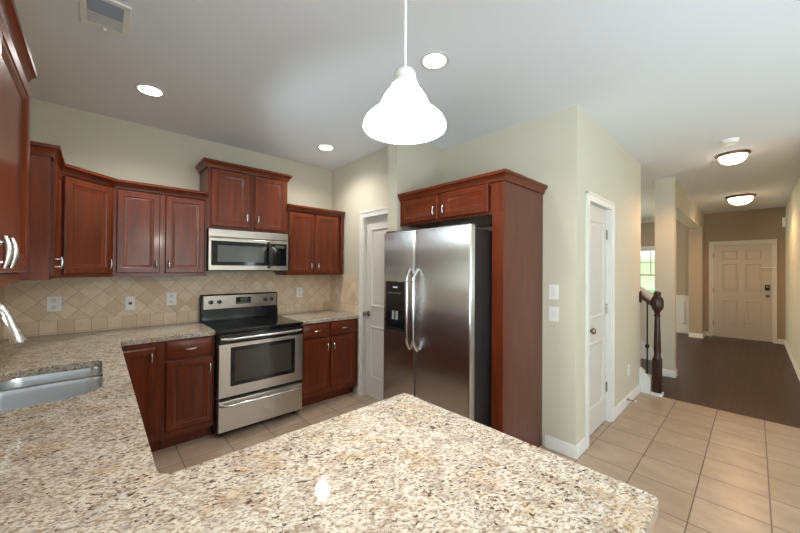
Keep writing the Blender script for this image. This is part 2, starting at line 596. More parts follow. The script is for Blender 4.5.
def struct(o, label=None, cat=None):
    o['kind'] = 'structure'
    if label: o['label'] = label
    if cat: o['category'] = cat
    return o


def copy_tree(o, parent=None):
    c = o.copy(); COL.objects.link(c)
    if parent is not None: c.parent = parent
    for ch in list(o.children):
        copy_tree(ch, c)
    return c


def rrect(x0, x1, y0, y1, r, n=6):
    """rounded rectangle; r is one radius or four (right-near, right-far, left-far, left-near)"""
    r4 = r if isinstance(r, (list, tuple)) else (r,) * 4
    pts = []
    for sx, sy, a0, q in ((1, -1, -90, r4[0]), (1, 1, 0, r4[1]), (-1, 1, 90, r4[2]), (-1, -1, 180, r4[3])):
        cx = x1 - q if sx > 0 else x0 + q
        cy = y1 - q if sy > 0 else y0 + q
        for i in range(n + 1):
            a = R(a0 + 90 * i / n)
            pts.append((cx + q * math.cos(a), cy + q * math.sin(a)))
    return pts


# ------------------------------------------------------------------ room shell
H = 2.735
XS, YR, XP, XW, YC, XE = -0.515, 3.75, 2.235, 2.72, 0.935, 4.84
YSOUTH, XFAR, YHR = -3.8, 10.04, -0.42
YD = 4.1          # far wall of the dining room
T = 0.12


def walls(name, boxes, mat='wall'):
    mb = MB()
    for b in boxes: mb.box(*b)
    return struct(mb.build(name, mat))


floor = struct(MB().box(XS - T, 4.78, YSOUTH - T, YR + T, -0.06, 0.0).build('floor', 'tile'))
hall_floor = struct(MB().box(4.78, XFAR + T, -0.42 - T, YD + T, -0.06, 0.0).build('floor.001', 'hardwood'))
ceiling = struct(MB().box(XS - T, XFAR + T, YSOUTH - T, YD + T, H, H + 0.08).build('ceiling', 'ceiling'))

# left wall: sink window and patio door openings
SW = (1.86, 2.60, 1.12, 2.10)
PD = (-2.5, -0.7, 0.05, 2.15)
walls('wall_left', [(XS - T, XS, SW[1], YR + T, 0, H), (XS - T, XS, PD[1], SW[0], 0, H), (XS - T, XS, YSOUTH - T, PD[0], 0, H),
                    (XS - T, XS, SW[0], SW[1], 0, SW[2]), (XS - T, XS, SW[0], SW[1], SW[3], H),
                    (XS - T, XS, PD[0], PD[1], 0, PD[2]), (XS - T, XS, PD[0], PD[1], PD[3], H)])
walls('wall_back', [(XS, XP + T, YR, YR + T, 0, H)])
# pantry wall with its door opening
PDY = (2.465, 3.033, 2.035)
walls('wall_pantry', [(XP, XP + T, PDY[1], YR, 0, H), (XP, XP + T, 2.40, PDY[0], 0, H), (XP, XP + T, PDY[0], PDY[1], PDY[2], H)])
walls('wall_stub', [(2.05, XW + T, 2.27, 2.40, 0, H)])
walls('wall_fridge', [(XW, XW + T, YC + T, 2.27, 0, H)])
CDX = (2.985, 3.61, 2.035)
walls('wall_closet', [(XW, CDX[0], YC, YC + T, 0, H), (CDX[1], XE, YC, YC + T, 0, H), (CDX[0], CDX[1], YC, YC + T, CDX[2], H)])
walls('wall_stairwell', [(XE - T, XE, YC + T, YD, 0, H), (XE - T, 7.2, YD, YD + T, 0, H), (8.8, XFAR, YD, YD + T, 0, H), (7.2, 8.8, YD, YD + T, 0, 0.6), (7.2, 8.8, YD, YD + T, 2.1, H)])  # gap in the far wall lets the added dining fill through
walls('wall_pillar', [(5.75, 5.90, 0.735, 0.95, 0, H)])
walls('wall_header', [(5.90, XFAR, 0.76, 0.95, 2.37, H)])
walls('wall_dining_jamb', [(9.56, XFAR, 0.76, 0.98, 0, 2.37)], 'wall_hall')
# knee wall beside the stairs, with a sloping top
kw = MB().prism_x([(0.95, 0.0), (3.0, 0.0), (3.0, 2.60), (0.95, 1.015)], 5.76, 5.88)
struct(kw.build('wall_knee', 'wall'))
FD = (-0.248, 0.627, 2.04)      # front door opening (y0, y1, top)
DW = (1.42, 2.36, 0.58, 1.98)   # dining window
walls('wall_front', [(XFAR, XFAR + T, YHR - T, FD[0], 0, H), (XFAR, XFAR + T, FD[1], DW[0], 0, H), (XFAR, XFAR + T, FD[0], FD[1], FD[2], H),
                     (XFAR, XFAR + T, DW[1], YD + T, 0, H), (XFAR, XFAR + T, DW[0], DW[1], 0, DW[2]), (XFAR, XFAR + T, DW[0], DW[1], DW[3], H)], 'wall_hall')
walls('wall_hall_right', [(4.8, XFAR, YHR - T, YHR, 0, H)])
walls('wall_right', [(4.8, 4.8 + T, YSOUTH, YHR - T, 0, H)])
FW1, FW2 = (0.4, 2.2, 0.6, 2.2), (3.3, 4.2, 0.6, 2.2)
walls('wall_south', [(XS, FW1[0], YSOUTH - T, YSOUTH, 0, H), (FW1[1], FW2[0], YSOUTH - T, YSOUTH, 0, H), (FW2[1], 4.8 + T, YSOUTH - T, YSOUTH, 0, H),
                     (FW1[0], FW1[1], YSOUTH - T, YSOUTH, 0, FW1[2]), (FW1[0], FW1[1], YSOUTH - T, YSOUTH, FW1[3], H),
                     (FW2[0], FW2[1], YSOUTH - T, YSOUTH, 0, FW2[2]), (FW2[0], FW2[1], YSOUTH - T, YSOUTH, FW2[3], H)])


# windows: local frame, x along the wall, front (room side) at -y
def window(n, loc, rotz, w, z0, z1, cols=2, rows=2, meet=None, case=True):
    root = bpy.data.objects.new('window_%d' % n, None); COL.objects.link(root)
    root.location = loc; root.rotation_euler = (0, 0, rotz); struct(root)
    fr = MB()
    d0, d1 = 0.035, 0.085
    fr.box(0, 0.04, d0, d1, z0, z1).box(w - 0.04, w, d0, d1, z0, z1).box(0.04, w - 0.04, d0, d1, z0, z0 + 0.04).box(0.04, w - 0.04, d0, d1, z1 - 0.04, z1)
    mz = meet if meet is not None else (z0 + z1) / 2
    fr.box(0.04, w - 0.04, d0, d1, mz - 0.022, mz + 0.022)
    fr.build('window_frame', 'trim', root, bevel=0.002)
    mu = MB()
    for a, b in ((mz + 0.022, z1 - 0.04),):
        for i in range(1, cols + 1):
            x = 0.04 + (w - 0.08) * i / (cols + 1)
            mu.box(x - 0.009, x + 0.009, d0 + 0.012, d1 - 0.012, a, b)
        for i in range(1, rows):
            z = a + (b - a) * i / rows
            mu.box(0.04, w - 0.04, d0 + 0.015, d1 - 0.015, z - 0.009, z + 0.009)
    mu.build('window_muntin', 'trim', root)
    MB().box(0.03, w - 0.03, 0.058, 0.062, z0 + 0.03, z1 - 0.03).build('window_pane', 'pane', root)
    if case:
        c = MB()
        c.box(-0.07, 0, -0.018, 0.0, z0 - 0.0, z1 + 0.0).box(w, w + 0.07, -0.018, 0.0, z0, z1).box(-0.07, w + 0.07, -0.018, 0.0, z1, z1 + 0.07)
        c.build('window_casing', 'trim', root, bevel=0.003)
        s = MB().box(-0.09, w + 0.09, -0.05, 0.03, z0 - 0.025, z0).box(-0.07, w + 0.07, -0.016, 0, z0 - 0.085, z0 - 0.025)
        s.build('window_sill', 'trim', root, bevel=0.003)
    return root


# facing +X: rot +90 ; facing -X: rot -90 ; facing +Y: rot 180
window(1, (XS, SW[0], 0), R(90), SW[1] - SW[0], SW[2], SW[3], case=False)
window(2, (XS, PD[0], 0), R(90), PD[1] - PD[0], PD[2], PD[3], cols=0, rows=1, case=False)
window(3, (FW1[1], YSOUTH, 0), R(180), FW1[1] - FW1[0], FW1[2], FW1[3])
window(4, (FW2[1], YSOUTH, 0), R(180), FW2[1] - FW2[0], FW2[2], FW2[3])
window(5, (XFAR, DW[1], 0), R(-90), DW[1] - DW[0], DW[2], DW[3], cols=2, rows=2, meet=1.335)
window(6, (7.2, YD, 0), 0, 1.6, 0.6, 2.1)  # unseen window put in for the dining fill lamp
lawn = struct(MB().box(XFAR + 0.6, 40, -14, 22, -0.5, -0.45).build('ground', 'lawn'))

# ------------------------------------------------------------------ baseboards and trim
BASE = [(0, 0.0), (0.015, 0.0), (0.015, 0.068), (0.011, 0.078), (0.011, 0.084), (0.006, 0.093), (0, 0.095)]


def baseboard(side, path, s=1):
    return struct(MB().sweep(path, BASE, s).build('baseboard_' + side, 'trim'))


baseboard('fridge', [(XW, 1.165), (XW, YC), (2.925, YC)], -1)
baseboard('closet', [(3.672, YC), (4.775, YC)], -1)
baseboard('pantry', [(XP, 3.12), (XP, 3.095)], -1)
baseboard('pillar', [(5.75, 0.95), (5.75, 0.735), (5.90, 0.735), (5.90, 0.95)], -1)
baseboard('front', [(9.56, 0.98), (9.56, 0.76), (XFAR, 0.76), (XFAR, 0.69)], -1)
baseboard('hall_right', [(XFAR, -0.313), (XFAR, YHR), (4.8, YHR)], -1)
baseboard('south', [(4.8, YHR - T), (4.8, YSOUTH), (XS, YSOUTH), (XS, -2.6)], -1)
# crown moulding and wainscot of the dining room
CROWN = [(0, 0), (0.07, 0), (0.07, -0.012), (0.05, -0.03), (0.025, -0.06), (0.012, -0.075), (0.012, -0.09), (0, -0.09)]
struct(MB().sweep([(XFAR, 0.95), (XFAR, YD)], [(o, H + z) for o, z in CROWN], 1).build('trim_1', 'trim'))
wa = MB().box(XFAR - 0.012, XFAR, 0.98, YD, 0.0, 0.87)
wa.box(XFAR - 0.035, XFAR, 0.98, YD, 0.845, 0.88).box(XFAR - 0.022, XFAR, 0.98, YD, 0.80, 0.845).box(XFAR - 0.026, XFAR, 0.98, YD, 0, 0.14)
for y0 in (1.10, 1.55, 2.45, 2.95, 3.45):
    y1 = y0 + (0.36 if y0 != 1.55 else 0.80)
    zt = 0.72 if y0 != 1.55 else 0.46
    for b in ((y0, y0 + 0.022, 0.22, zt), (y1 - 0.022, y1, 0.22, zt), (y0, y1, 0.22, 0.242), (y0, y1, zt - 0.022, zt)):
        wa.box(XFAR - 0.026, XFAR - 0.010, *b)
struct(wa.build('trim_2', 'trim', bevel=0.002))
# sloping white cap on the knee wall, skirt board on the stair side of it
struct(MB().prism_x([(0.95, 1.015), (3.0, 2.60), (3.0, 2.66), (0.95, 1.075)], 5.735, 5.905).build('trim_3', 'trim', bevel=0.003))
struct(MB().prism_x([(0.95, 0.0), (3.0, 1.56), (3.0, 1.86), (0.95, 0.33)], 5.742, 5.76).build('trim_4', 'trim'))


# ------------------------------------------------------------------ room doors (local: x along the wall, z up, face at -y)
def door_knob(mb, x, y, z):
    mb.lathe([(0.032, 0), (0.032, -0.006), (0.024, -0.012), (0.011, -0.016), (0.010, -0.035), (0.020, -0.042), (0.027, -0.052), (0.027, -0.062), (0.020, -0.072), (0.006, -0.076)],
             (x, y, z), 'Y', 20)


RING = [(0, 0.0005), (0.007, -0.011), (0.015, -0.012), (0.028, -0.001), (0.036, -0.0003), (0.054, -0.009), (0.060, -0.009)]


def room_door(n, loc, rotz, w, h, panels, knob_x, hinge_x, hinges=(0.33, 1.08, 1.79), case=(0.062, 0.062), recess=0.035, label=None):
    root = bpy.data.objects.new('door_%d' % n, None); COL.objects.link(root)
    root.location = loc; root.rotation_euler = (0, 0, rotz); struct(root, label)
    lf = MB().box(0.004, w - 0.004, recess, recess + 0.035, 0.012, h - 0.006)
    for (a, b, c, d) in panels:
        lf.panel(a, b, c, d, recess, RING, back=False)
    lf.build('door_leaf', 'door', root)
    j = MB().box(-0.018, 0.001, 0.0, T, 0, h).box(w - 0.001, w + 0.018, 0.0, T, 0, h).box(-0.018, w + 0.018, 0.0, T, h - 0.002, h + 0.018)
    j.build('door_jamb', 'trim', root)
    c = MB()
    a, b = case
    t1, t2 = 0.014, 0.021
    if a: c.box(-a + 0.006, 0.006, -t1, 0, 0, h - 0.006).box(-a, -a + 0.018, -t2, 0, 0, h + 0.056)
    if b: c.box(w - 0.006, w + b - 0.006, -t1, 0, 0, h - 0.006).box(w + b - 0.018, w + b, -t2, 0, 0, h + 0.056)
    c.box(-a + 0.006 if a else 0.0, w + b - 0.006 if b else w, -t1, 0, h - 0.006, h + 0.05).box(-a if a else 0.0, w + b if b else w, -t2, 0, h + 0.044, h + 0.062)
    c.build('door_casing', 'trim', root, bevel=0.002)
    kb = MB(); door_knob(kb, knob_x, recess, 0.94)
    kb.build('door_handle', 'knob', root)
    for z in hinges:
        MB().box(hinge_x - 0.012, hinge_x + 0.012, recess - 0.006, recess + 0.004, z - 0.045, z + 0.045).lathe([(0.006, -0.048), (0.006, 0.048)], (hinge_x, recess - 0.006, z), 'Z', 10).build('hinge', 'knob', root)
    return root


def two_panels(w, m=0.115, top=1.90):
    return [(m, w - m, 1.02, top), (m, w - m, 0.225, 0.81)]


# pantry door in a wall facing -X (local x runs to -Y)
room_door(1, (XP, PDY[1], 0), R(-90), PDY[1] - PDY[0], PDY[2], two_panels(PDY[1] - PDY[0], 0.10), 0.055, PDY[1] - PDY[0] - 0.004, case=(0.062, 0.0))
# closet door in the wall facing -Y
room_door(2, (CDX[0], YC, 0), 0, CDX[1] - CDX[0], CDX[2], two_panels(CDX[1] - CDX[0]), 0.065, CDX[1] - CDX[0] - 0.004)
# six panel front door
fw_ = FD[1] - FD[0]
px = [(0.155, 0.395), (0.49, 0.73)]
fp = []
for a, b in px:
    fp += [(a, b, 1.70, 1.90), (a, b, 1.02, 1.61), (a, b, 0.27, 0.83)]
fd = room_door(3, (XFAR, FD[1], 0), R(-90), fw_, FD[2], fp, fw_ - 0.065, 0.004, hinges=(0.30, 1.02, 1.80), recess=0.03)
kp = MB().box(fw_ - 0.10, fw_ - 0.035, 0.008, 0.031, 1.055, 1.175)
kp.build('deadbolt_keypad', 'black', fd, bevel=0.006)
MB().box(fw_ - 0.085, fw_ - 0.05, 0.004, 0.009, 1.115, 1.16).build('keypad_face', 'grey', fd)
sb = MB().tube([(fw_ - 0.16, -0.012, 1.525), (fw_ - 0.02, -0.012, 1.525), (fw_ + 0.01, -0.02, 1.525)], 0.014).lathe([(0.030, 0.0), (0.030, -0.012), (0.018, -0.02)], (fw_ + 0.03, -0.018, 1.52), 'Y', 16)
sb.build('swing_bar_latch', 'plate', fd)
MB().box(-0.01, fw_ + 0.01, -0.03, 0.06, 0.0, 0.018).build('door_threshold', 'knob', fd)


# ------------------------------------------------------------------ backsplash tiles
sp = MB().box(XS + 0.010, XP - 0.010, YR - 0.010, YR - 0.0005, 0.915, 1.40)
struct(sp.build('tile_backsplash', 'splash_x'), 'beige travertine backsplash set diagonally on the range wall', 'backsplash')
sp = MB().box(XP - 0.010, XP - 0.0005, 3.105, YR - 0.0105, 0.915, 1.372)
struct(sp.build('tile_backsplash.001', 'splash_y'), 'beige travertine backsplash beside the pantry door', 'backsplash')
sp = MB().box(XS + 0.0005, XS + 0.010, 0.15, SW[0], 0.915, 1.372).box(XS + 0.0005, XS + 0.010, SW[1], YR - 0.0105, 0.915, 1.372).box(XS + 0.0005, XS + 0.010, SW[0], SW[1], 0.915, SW[2] - 0.005)
struct(sp.build('tile_backsplash.002', 'splash_y'), 'beige travertine backsplash behind the sink', 'backsplash')

# ------------------------------------------------------------------ cabinets (local: x width, front at y=0 facing -y, z up)
DOOR = [(0, 0), (0, -0.015), (0.006, -0.021), (0.043, -0.021), (0.047, -0.0175), (0.052, -0.0175), (0.066, -0.0085), (0.070, -0.0085)]
DRAWER = [(0, 0), (0, -0.012), (0.005, -0.016), (0.012, -0.020)]
CABCROWN = [(0, 0.005), (0.005, -0.062), (0.012, -0.060), (0.015, -0.045), (0.028, -0.022), (0.035, -0.016), (0.040, -0.014), (0.040, 0.005)]


def pull(parent, x, y, z, vertical=True, L=0.072):
    mb = MB()
    s = -1
    prof_n = 9
    pts, rad = [], []
    for i in range(prof_n):
        u = -1 + 2 * i / (prof_n - 1)
        bow = 0.006 * (1 - u * u)
        p = (x, y - 0.022 - bow, z + u * L / 2) if vertical else (x + u * L / 2, y - 0.022 - bow, z)
        pts.append(p); rad.append(0.0042 + 0.0036 * (1 - u * u))
    mb.tube(pts, rad, 10)
    for u in (-0.62, 0.62):
        a = (x, y + 0.0005, z + u * L / 2) if vertical else (x + u * L / 2, y + 0.0005, z)
        b = (a[0], a[1] - 0.024, a[2])
        mb.tube([a, b], [0.0055, 0.0042], 10)
    return mb.build('handle', 'nickel', parent)


def cab_door(root, x0, x1, z0, z1, pull_side=None, pull_z=None):
    d = MB().panel(x0, x1, z0, z1, -0.0005, DOOR).build('door', 'cherry', root)
    if pull_side:
        px_ = x0 + 0.026 if pull_side == 'L' else x1 - 0.026
        pull(d, px_, -0.0205, pull_z)
    return d


def cab_drawer(root, x0, x1, z0, z1):
    d = MB().panel(x0, x1, z0, z1, -0.0005, DRAWER).build('drawer', 'cherry_h', root)
    pull(d, (x0 + x1) / 2, -0.0205, (z0 + z1) / 2, False)
    return d


def upper_body(root, w, depth, z0, z1, mid=None):
    b = MB().box(0, w, 0.019, depth, z0 + 0.012, z1)
    # face frame
    st = 0.036
    b.box(0, st, 0, 0.019, z0, z1).box(w - st, w, 0, 0.019, z0, z1).box(st, w - st, 0, 0.019, z0, z0 + 0.036).box(st, w - st, 0, 0.019, z1 - 0.06, z1)
    if mid: b.box(mid - 0.03, mid + 0.03, 0, 0.019, z0 + 0.036, z1 - 0.06)
    # skirts of the side panels
    b.box(0, 0.012, 0.019, depth, z0, z0 + 0.012).box(w - 0.012, w, 0.019, depth, z0, z0 + 0.012)
    b.build('body', 'cherry', root)


def crown(root, w, depth, z, left=True, right=True, k=1.0):
    path = []
    if left: path.append((0, depth))
    path += [(0, 0), (w, 0)]
    if right: path.append((w, depth))
    MB().sweep(path, [(o * k, z + h) for o, h in CABCROWN], -1).build('crown_moulding', 'cherry_h', root)


UY = 3.43        # face of the upper cabinets on the range wall
UXA = -0.197     # face of the near cabinet
UX = -0.205      # face of the upper cabinets on the sink wall
UB, UT = 1.372, 2.135
UD = YR - UY - 0.0005

# near cabinet on the sink wall
ca = thing('wall_cabinet', 'tall cherry upper cabinet cut by the left edge, nearest the camera', 'cabinet', (UXA, 0.64, 0), R(90))
wA = 1.71 - 0.64
upper_body(ca, wA, UXA - XS - 0.0005, 1.392, UT, wA / 2)
cab_door(ca, 0.02, wA / 2 - 0.012, 1.432, UT - 0.075, 'R', 1.482)
cab_door(ca, wA / 2 + 0.012, wA - 0.02, 1.432, UT - 0.075, 'L', 1.482)
crown(ca, wA, UXA - XS - 0.001, UT, k=0.75)
# far cabinet on the sink wall
YB = 2.735
cb = thing('wall_cabinet.001', 'narrow cherry upper cabinet seen end-on left of the angled corner cabinet', 'cabinet', (UX, YB, 0), R(90))
wB = 3.139 - YB
upper_body(cb, wB, UX - XS - 0.0005, UB, UT)
cab_door(cb, 0.018, wB - 0.03, UB + 0.028, UT - 0.075, 'L', UB + 0.10)
crown(cb, wB, UX - XS - 0.001, UT, True, False)

# angled corner cabinet
CX0, CY0 = UX, 3.14
CX1 = UX + (UY - CY0)
cc = thing('corner_cabinet', 'angled cherry corner upper cabinet with one door', 'cabinet', (CX0, CY0, 0), R(45))
wC = math.hypot(CX1 - CX0, UY - CY0)
inv = Matrix.Rotation(R(-45), 2)
foot = [inv @ (Vector(p) - Vector((CX0, CY0))) for p in ((CX0, CY0 + 0.0005), (CX1 - 0.0005, UY), (CX1 - 0.0005, YR - 0.0005), (XS + 0.0005, YR - 0.0005), (XS + 0.0005, CY0 + 0.0005))]
MB().prism(foot, UB, UT).build('body', 'cherry', cc)
cab_door(cc, 0.035, wC - 0.035, UB + 0.028, UT - 0.075, 'R', UB + 0.10)
crown(cc, wC, 0.1, UT, False, False)

# double cabinet left of the microwave
X1, X2, X3, X4 = CX1, 0.735, 1.497, 2.213
cd = thing('wall_cabinet.002', 'two-door cherry upper cabinet left of the microwave', 'cabinet', (X1, UY, 0))
w_ = X2 - X1
upper_body(cd, w_ - 0.001, UD, UB, UT, 0.316)
cab_door(cd, 0.02, 0.298, UB + 0.028, UT - 0.075, 'R', UB + 0.10)
cab_door(cd, 0.335, w_ - 0.02, UB + 0.028, UT - 0.075, 'L', UB + 0.10)
crown(cd, w_ - 0.001, UD, UT, False, False)

# raised cabinet above the microwave
ce = thing('wall_cabinet.003', 'raised two-door cherry cabinet above the microwave', 'cabinet', (X2, UY - 0.004, 0))
w_ = X3 - X2
upper_body(ce, w_, UD + 0.004, 1.812, 2.445, 0.393)
cab_door(ce, 0.030, 0.366, 1.838, 2.375, 'R', 1.935)
cab_door(ce, 0.420, w_ - 0.022, 1.838, 2.375, 'L', 1.935)
crown(ce, w_, UD + 0.003, 2.445)

# cabinet right of the microwave
cf = thing('wall_cabinet.004', 'two-door cherry upper cabinet right of the microwave', 'cabinet', (X3 + 0.001, UY, 0))
w_ = X4 - X3 - 0.001
upper_body(cf, w_, UD, UB, UT, 0.318)
cab_door(cf, 0.02, 0.298, UB + 0.028, UT - 0.075, 'R', UB + 0.10)
cab_door(cf, 0.335, w_ - 0.075, UB + 0.028, UT - 0.075, 'L', UB + 0.10)
crown(cf, w_, UD, UT, False, False)


# base cabinets
BY = 3.125
CT0, CT1 = 0.876, 0.914


def base_body(root, w, depth, z1=CT0 - 0.0005, kick=0.105, kick_in=0.078):
    b = MB().box(0, w, 0.0, depth, kick, z1).box(0.003, w - 0.003, kick_in, depth, 0, kick)
    return b.build('body', 'cherry', root)


bd = YR - BY - 0.001
c1 = thing('base_cabinet', 'cherry base cabinet with drawer left of the range', 'cabinet', (0.378, BY, 0))
base_body(c1, 0.359, bd)
cab_drawer(c1, 0.018, 0.345, 0.722, 0.866)
cab_door(c1, 0.018, 0.345, 0.160, 0.705, 'R', 0.615)

c2 = thing('corner_base_cabinet', 'cherry corner base cabinet with full-height door partly behind the counter', 'cabinet', (0.099, BY, 0))
base_body(c2, 0.278, bd)
cab_door(c2, 0.005, 0.232, 0.160, 0.832, 'R', 0.765)

c3 = thing('base_cabinet.001', 'cherry base cabinet with two drawers right of the range', 'cabinet', (1.5055, BY, 0))
base_body(c3, 0.711, bd)
cab_drawer(c3, 0.03, 0.332, 0.722, 0.866)
cab_drawer(c3, 0.357, 0.664, 0.722, 0.866)
cab_door(c3, 0.03, 0.332, 0.165, 0.705, 'R', 0.610)
cab_door(c3, 0.357, 0.664, 0.165, 0.705, 'L', 0.610)

# sink base run, facing +X, and the peninsula base
c4 = thing('sink_cabinet', 'cherry base cabinets under the sink counter, facing the range side', 'cabinet', (0.098, 1.02, 0), R(90))
b = MB().box(0, 0.83, 0, 0.60, 0.105, CT0 - 0.0005).box(1.60, 2.10, 0, 0.60, 0.105, CT0 - 0.0005).box(0.83, 1.60, 0, 0.60, 0.105, 0.60).box(0.83, 1.60, 0, 0.019, 0.60, CT0 - 0.0005)
b.box(0.01, 2.10, 0.065, 0.60, 0, 0.105).build('body', 'cherry', c4)
cab_door(c4, 0.88, 1.18, 0.16, 0.70, 'R', 0.61)
cab_door(c4, 1.20, 1.50, 0.16, 0.70, 'L', 0.61)
c5 = thing('peninsula_cabinet', 'cherry peninsula base under the large granite counter', 'cabinet', (0.96, 0.995, 0), R(180))
b = MB().box(0, 1.46, 0, 0.58, 0.105, CT0 - 0.0005).box(0.0, 1.46, 0.065, 0.58, 0, 0.105)
b.build('body', 'cherry', c5)

# ------------------------------------------------------------------ counters and sink
SX0, SX1, SY0, SY1 = -0.37, 0.022, 1.885, 2.57
cpx = 0.985
outer = [(XS + 0.0105, YR - 0.0105), (0.7375, YR - 0.0105), (0.7375, 3.105), (0.12, 3.105)]
r = 0.045
outer += [(0.12 + r - r * math.cos(R(a)), 1.03 + r - r * math.sin(R(a))) for a in (0, 18, 36, 54, 72, 90)]
r = 0.02
outer += [(cpx - r + r * math.sin(R(a)), 1.03 - r + r * math.cos(R(a))) for a in (0, 30, 60, 90)]
outer += [(cpx - r + r * math.cos(R(a)), 0.152 + r - r * math.sin(R(a))) for a in (0, 30, 60, 90)]
outer += [(XS + 0.0105, 0.152)]
hole = rrect(SX0, SX1, SY0, SY1, (0.15, 0.05, 0.12, 0.15), 8)
tag(MB().holed(outer, [hole], CT0, CT1).build('countertop', 'granite', bevel=0.005), 'large L-shaped granite counter with sink and peninsula in the foreground', 'countertop')
tag(MB().box(1.5065, XP - 0.0105, 3.105, YR - 0.0105, CT0, CT1).build('countertop.001', 'granite', bevel=0.005), 'short granite counter right of the range', 'countertop')

sk = thing('kitchen_sink', 'stainless double-bowl sink set under the granite counter', 'sink', (0, 0, 0))


def bowl(y0, y1, rad):
    mb = MB(); prev = None
    for ins, z, rr in ((-0.012, CT0 - 0.001, 0.085), (0.0, CT0 - 0.001, 0.08), (0.006, CT0 - 0.02, 0.08), (0.012, 0.70, 0.075), (0.03, 0.676, 0.07), (0.06, 0.668, 0.05), (0.12, 0.665, 0.015)):
        lp = [mb.bm.verts.new((p[0], p[1], z)) for p in rrect(SX0 + ins, SX1 - ins, y0 + ins, y1 - ins, [q * rr / 0.08 for q in rad], 6)]
        if prev:
            for i in range(len(lp)):
                mb.face([prev[i], prev[(i + 1) % len(lp)], lp[(i + 1) % len(lp)], lp[i]])
        prev = lp
    mb.face(prev)
    o = mb.build('bowl', 'steel_sink', sk)
    cx, cy = (SX0 + SX1) / 2, (y0 + y1) / 2
    MB().lathe([(0.045, 0.6655), (0.045, 0.668), (0.036, 0.668), (0.034, 0.6665), (0.008, 0.6665)], (cx, cy, 0), 'Z', 24).build('drain', 'chrome', o)


bowl(SY0 + 0.002, 2.338, (0.145, 0.05, 0.05, 0.145))
bowl(2.366, SY1 - 0.002, (0.04, 0.05, 0.09, 0.04))
MB().box(SX0 + 0.02, SX1 - 0.012, 2.335, 2.369, CT0 - 0.03, CT0 - 0.006).build('divider', 'steel_sink', sk, bevel=0.01, seg=3)

fa = thing('kitchen_faucet', 'brushed gooseneck pull-down faucet behind the sink at left', 'faucet', (-0.443, 2.135, CT1))
MB().lathe([(0.030, 0.0005), (0.030, 0.006), (0.026, 0.012), (0.024, 0.06), (0.020, 0.10), (0.0145, 0.115)], (0, 0, 0), 'Z', 20).build('base', 'nickel', fa)
pts = [(0, 0, 0.10), (0, 0, 0.20), (0, 0, 0.31)]
for i in range(1, 13):
    a = R(180 - i * 14.2)
    pts.append((0.083 + 0.083 * math.cos(a), 0, 0.31 + 0.083 * math.sin(a)))
MB().tube(pts, 0.0125, 14).build('spout', 'nickel', fa)
e1 = Vector(pts[-1]); d1 = (e1 - Vector(pts[-2])).normalized()
MB().tube([e1 - d1 * 0.004, e1 + d1 * 0.004, e1 + d1 * 0.03, e1 + d1 * 0.065, e1 + d1 * 0.115, e1 + d1 * 0.122], [0.014, 0.0155, 0.0155, 0.019, 0.026, 0.024], 16).build('spray_head', 'nickel', fa)
MB().tube([(0, -0.02, 0.075), (0, -0.05, 0.085), (0, -0.11, 0.12)], [0.010, 0.008, 0.006], 10).build('lever', 'nickel', fa)

# ------------------------------------------------------------------ range
RX0, RX1 = 0.7415, 1.5015
rg = thing('electric_range', 'freestanding stainless and black electric range between the base cabinets', 'range', (RX0, 3.075, 0))
rw = RX1 - RX0
b = MB().box(0, rw, 0.0, 0.64, 0.03, 0.885)
for fx in (0.05, rw - 0.05):
    for fy in (0.05, 0.58):
        b.lathe([(0.018, 0.0), (0.018, 0.031)], (fx, fy, 0), 'Z', 12)
b.build('body', 'black', rg, bevel=0.003)
MB().box(-0.004, rw + 0.004, -0.03, 0.60, 0.8855, 0.9165).build('cooktop', 'black_gloss', rg, bevel=0.006)
gm = MB().prism_x([(0.585, 0.905), (0.655, 0.905), (0.655, 1.175), (0.622, 1.180), (0.600, 1.172), (0.606, 1.03), (0.585, 0.97)], -0.002, rw + 0.002)
bgd = gm.build('backguard', 'black', rg, bevel=0.012, seg=3)
cpn = MB().prism_x([(0.5935, 1.165), (0.6025, 1.168), (0.6075, 1.032), (0.5985, 1.030)], 0.022, rw - 0.012).build('control_panel', 'steel_h', rg, bevel=0.003)
for xk in (0.088, 0.163, 0.622, 0.686):
    MB().lathe([(0.023, 0.0), (0.022, -0.006), (0.019, -0.022), (0.012, -0.024)], (xk, 0.598, 1.103), 'Y', 20).box(xk - 0.003, xk + 0.003, 0.566, 0.58, 1.085, 1.122).build('knob', 'black', cpn)
dp = MB().box(0.318, 0.466, 0.589, 0.600, 1.072, 1.142).build('display', 'black_gloss', cpn, bevel=0.003)
MB().box(0.360, 0.425, 0.5875, 0.5895, 1.105, 1.130).build('screen', 'display', dp)
for i in range(5):
    MB().box(0.332 + i * 0.026, 0.348 + i * 0.026, 0.5875, 0.5895, 1.082, 1.089).build('button', 'grey', dp)
od = MB().box(0.006, rw - 0.006, -0.042, -0.001, 0.348, 0.800).build('oven_door', 'steel_h', rg, bevel=0.005)
MB().box(0.006, rw - 0.006, -0.042, -0.001, 0.8005, 0.878).build('door_top', 'black', rg, bevel=0.004)
MB().box(0.098, rw - 0.085, -0.0445, -0.041, 0.435, 0.768).build('window_surround', 'black_gloss', od, bevel=0.002)
MB().box(0.135, rw - 0.125, -0.0460, -0.0440, 0.470, 0.735).build('window', 'oven_glass', od)


def bar_handle(parent, x0, x1, y, z, bow=0.028, rad=0.013, mat='chrome', drop=0.0):
    pts = []
    for i in range(21):
        u = i / 20
        k = min(1.0, min(u, 1 - u) / 0.10)
        k = math.sin(k * PI / 2)
        pts.append((x0 + (x1 - x0) * u, y - 0.004 - bow * k, z + drop * k))
    return MB().tube(pts, rad, 12, flat=0.8).build('handle', mat, parent)


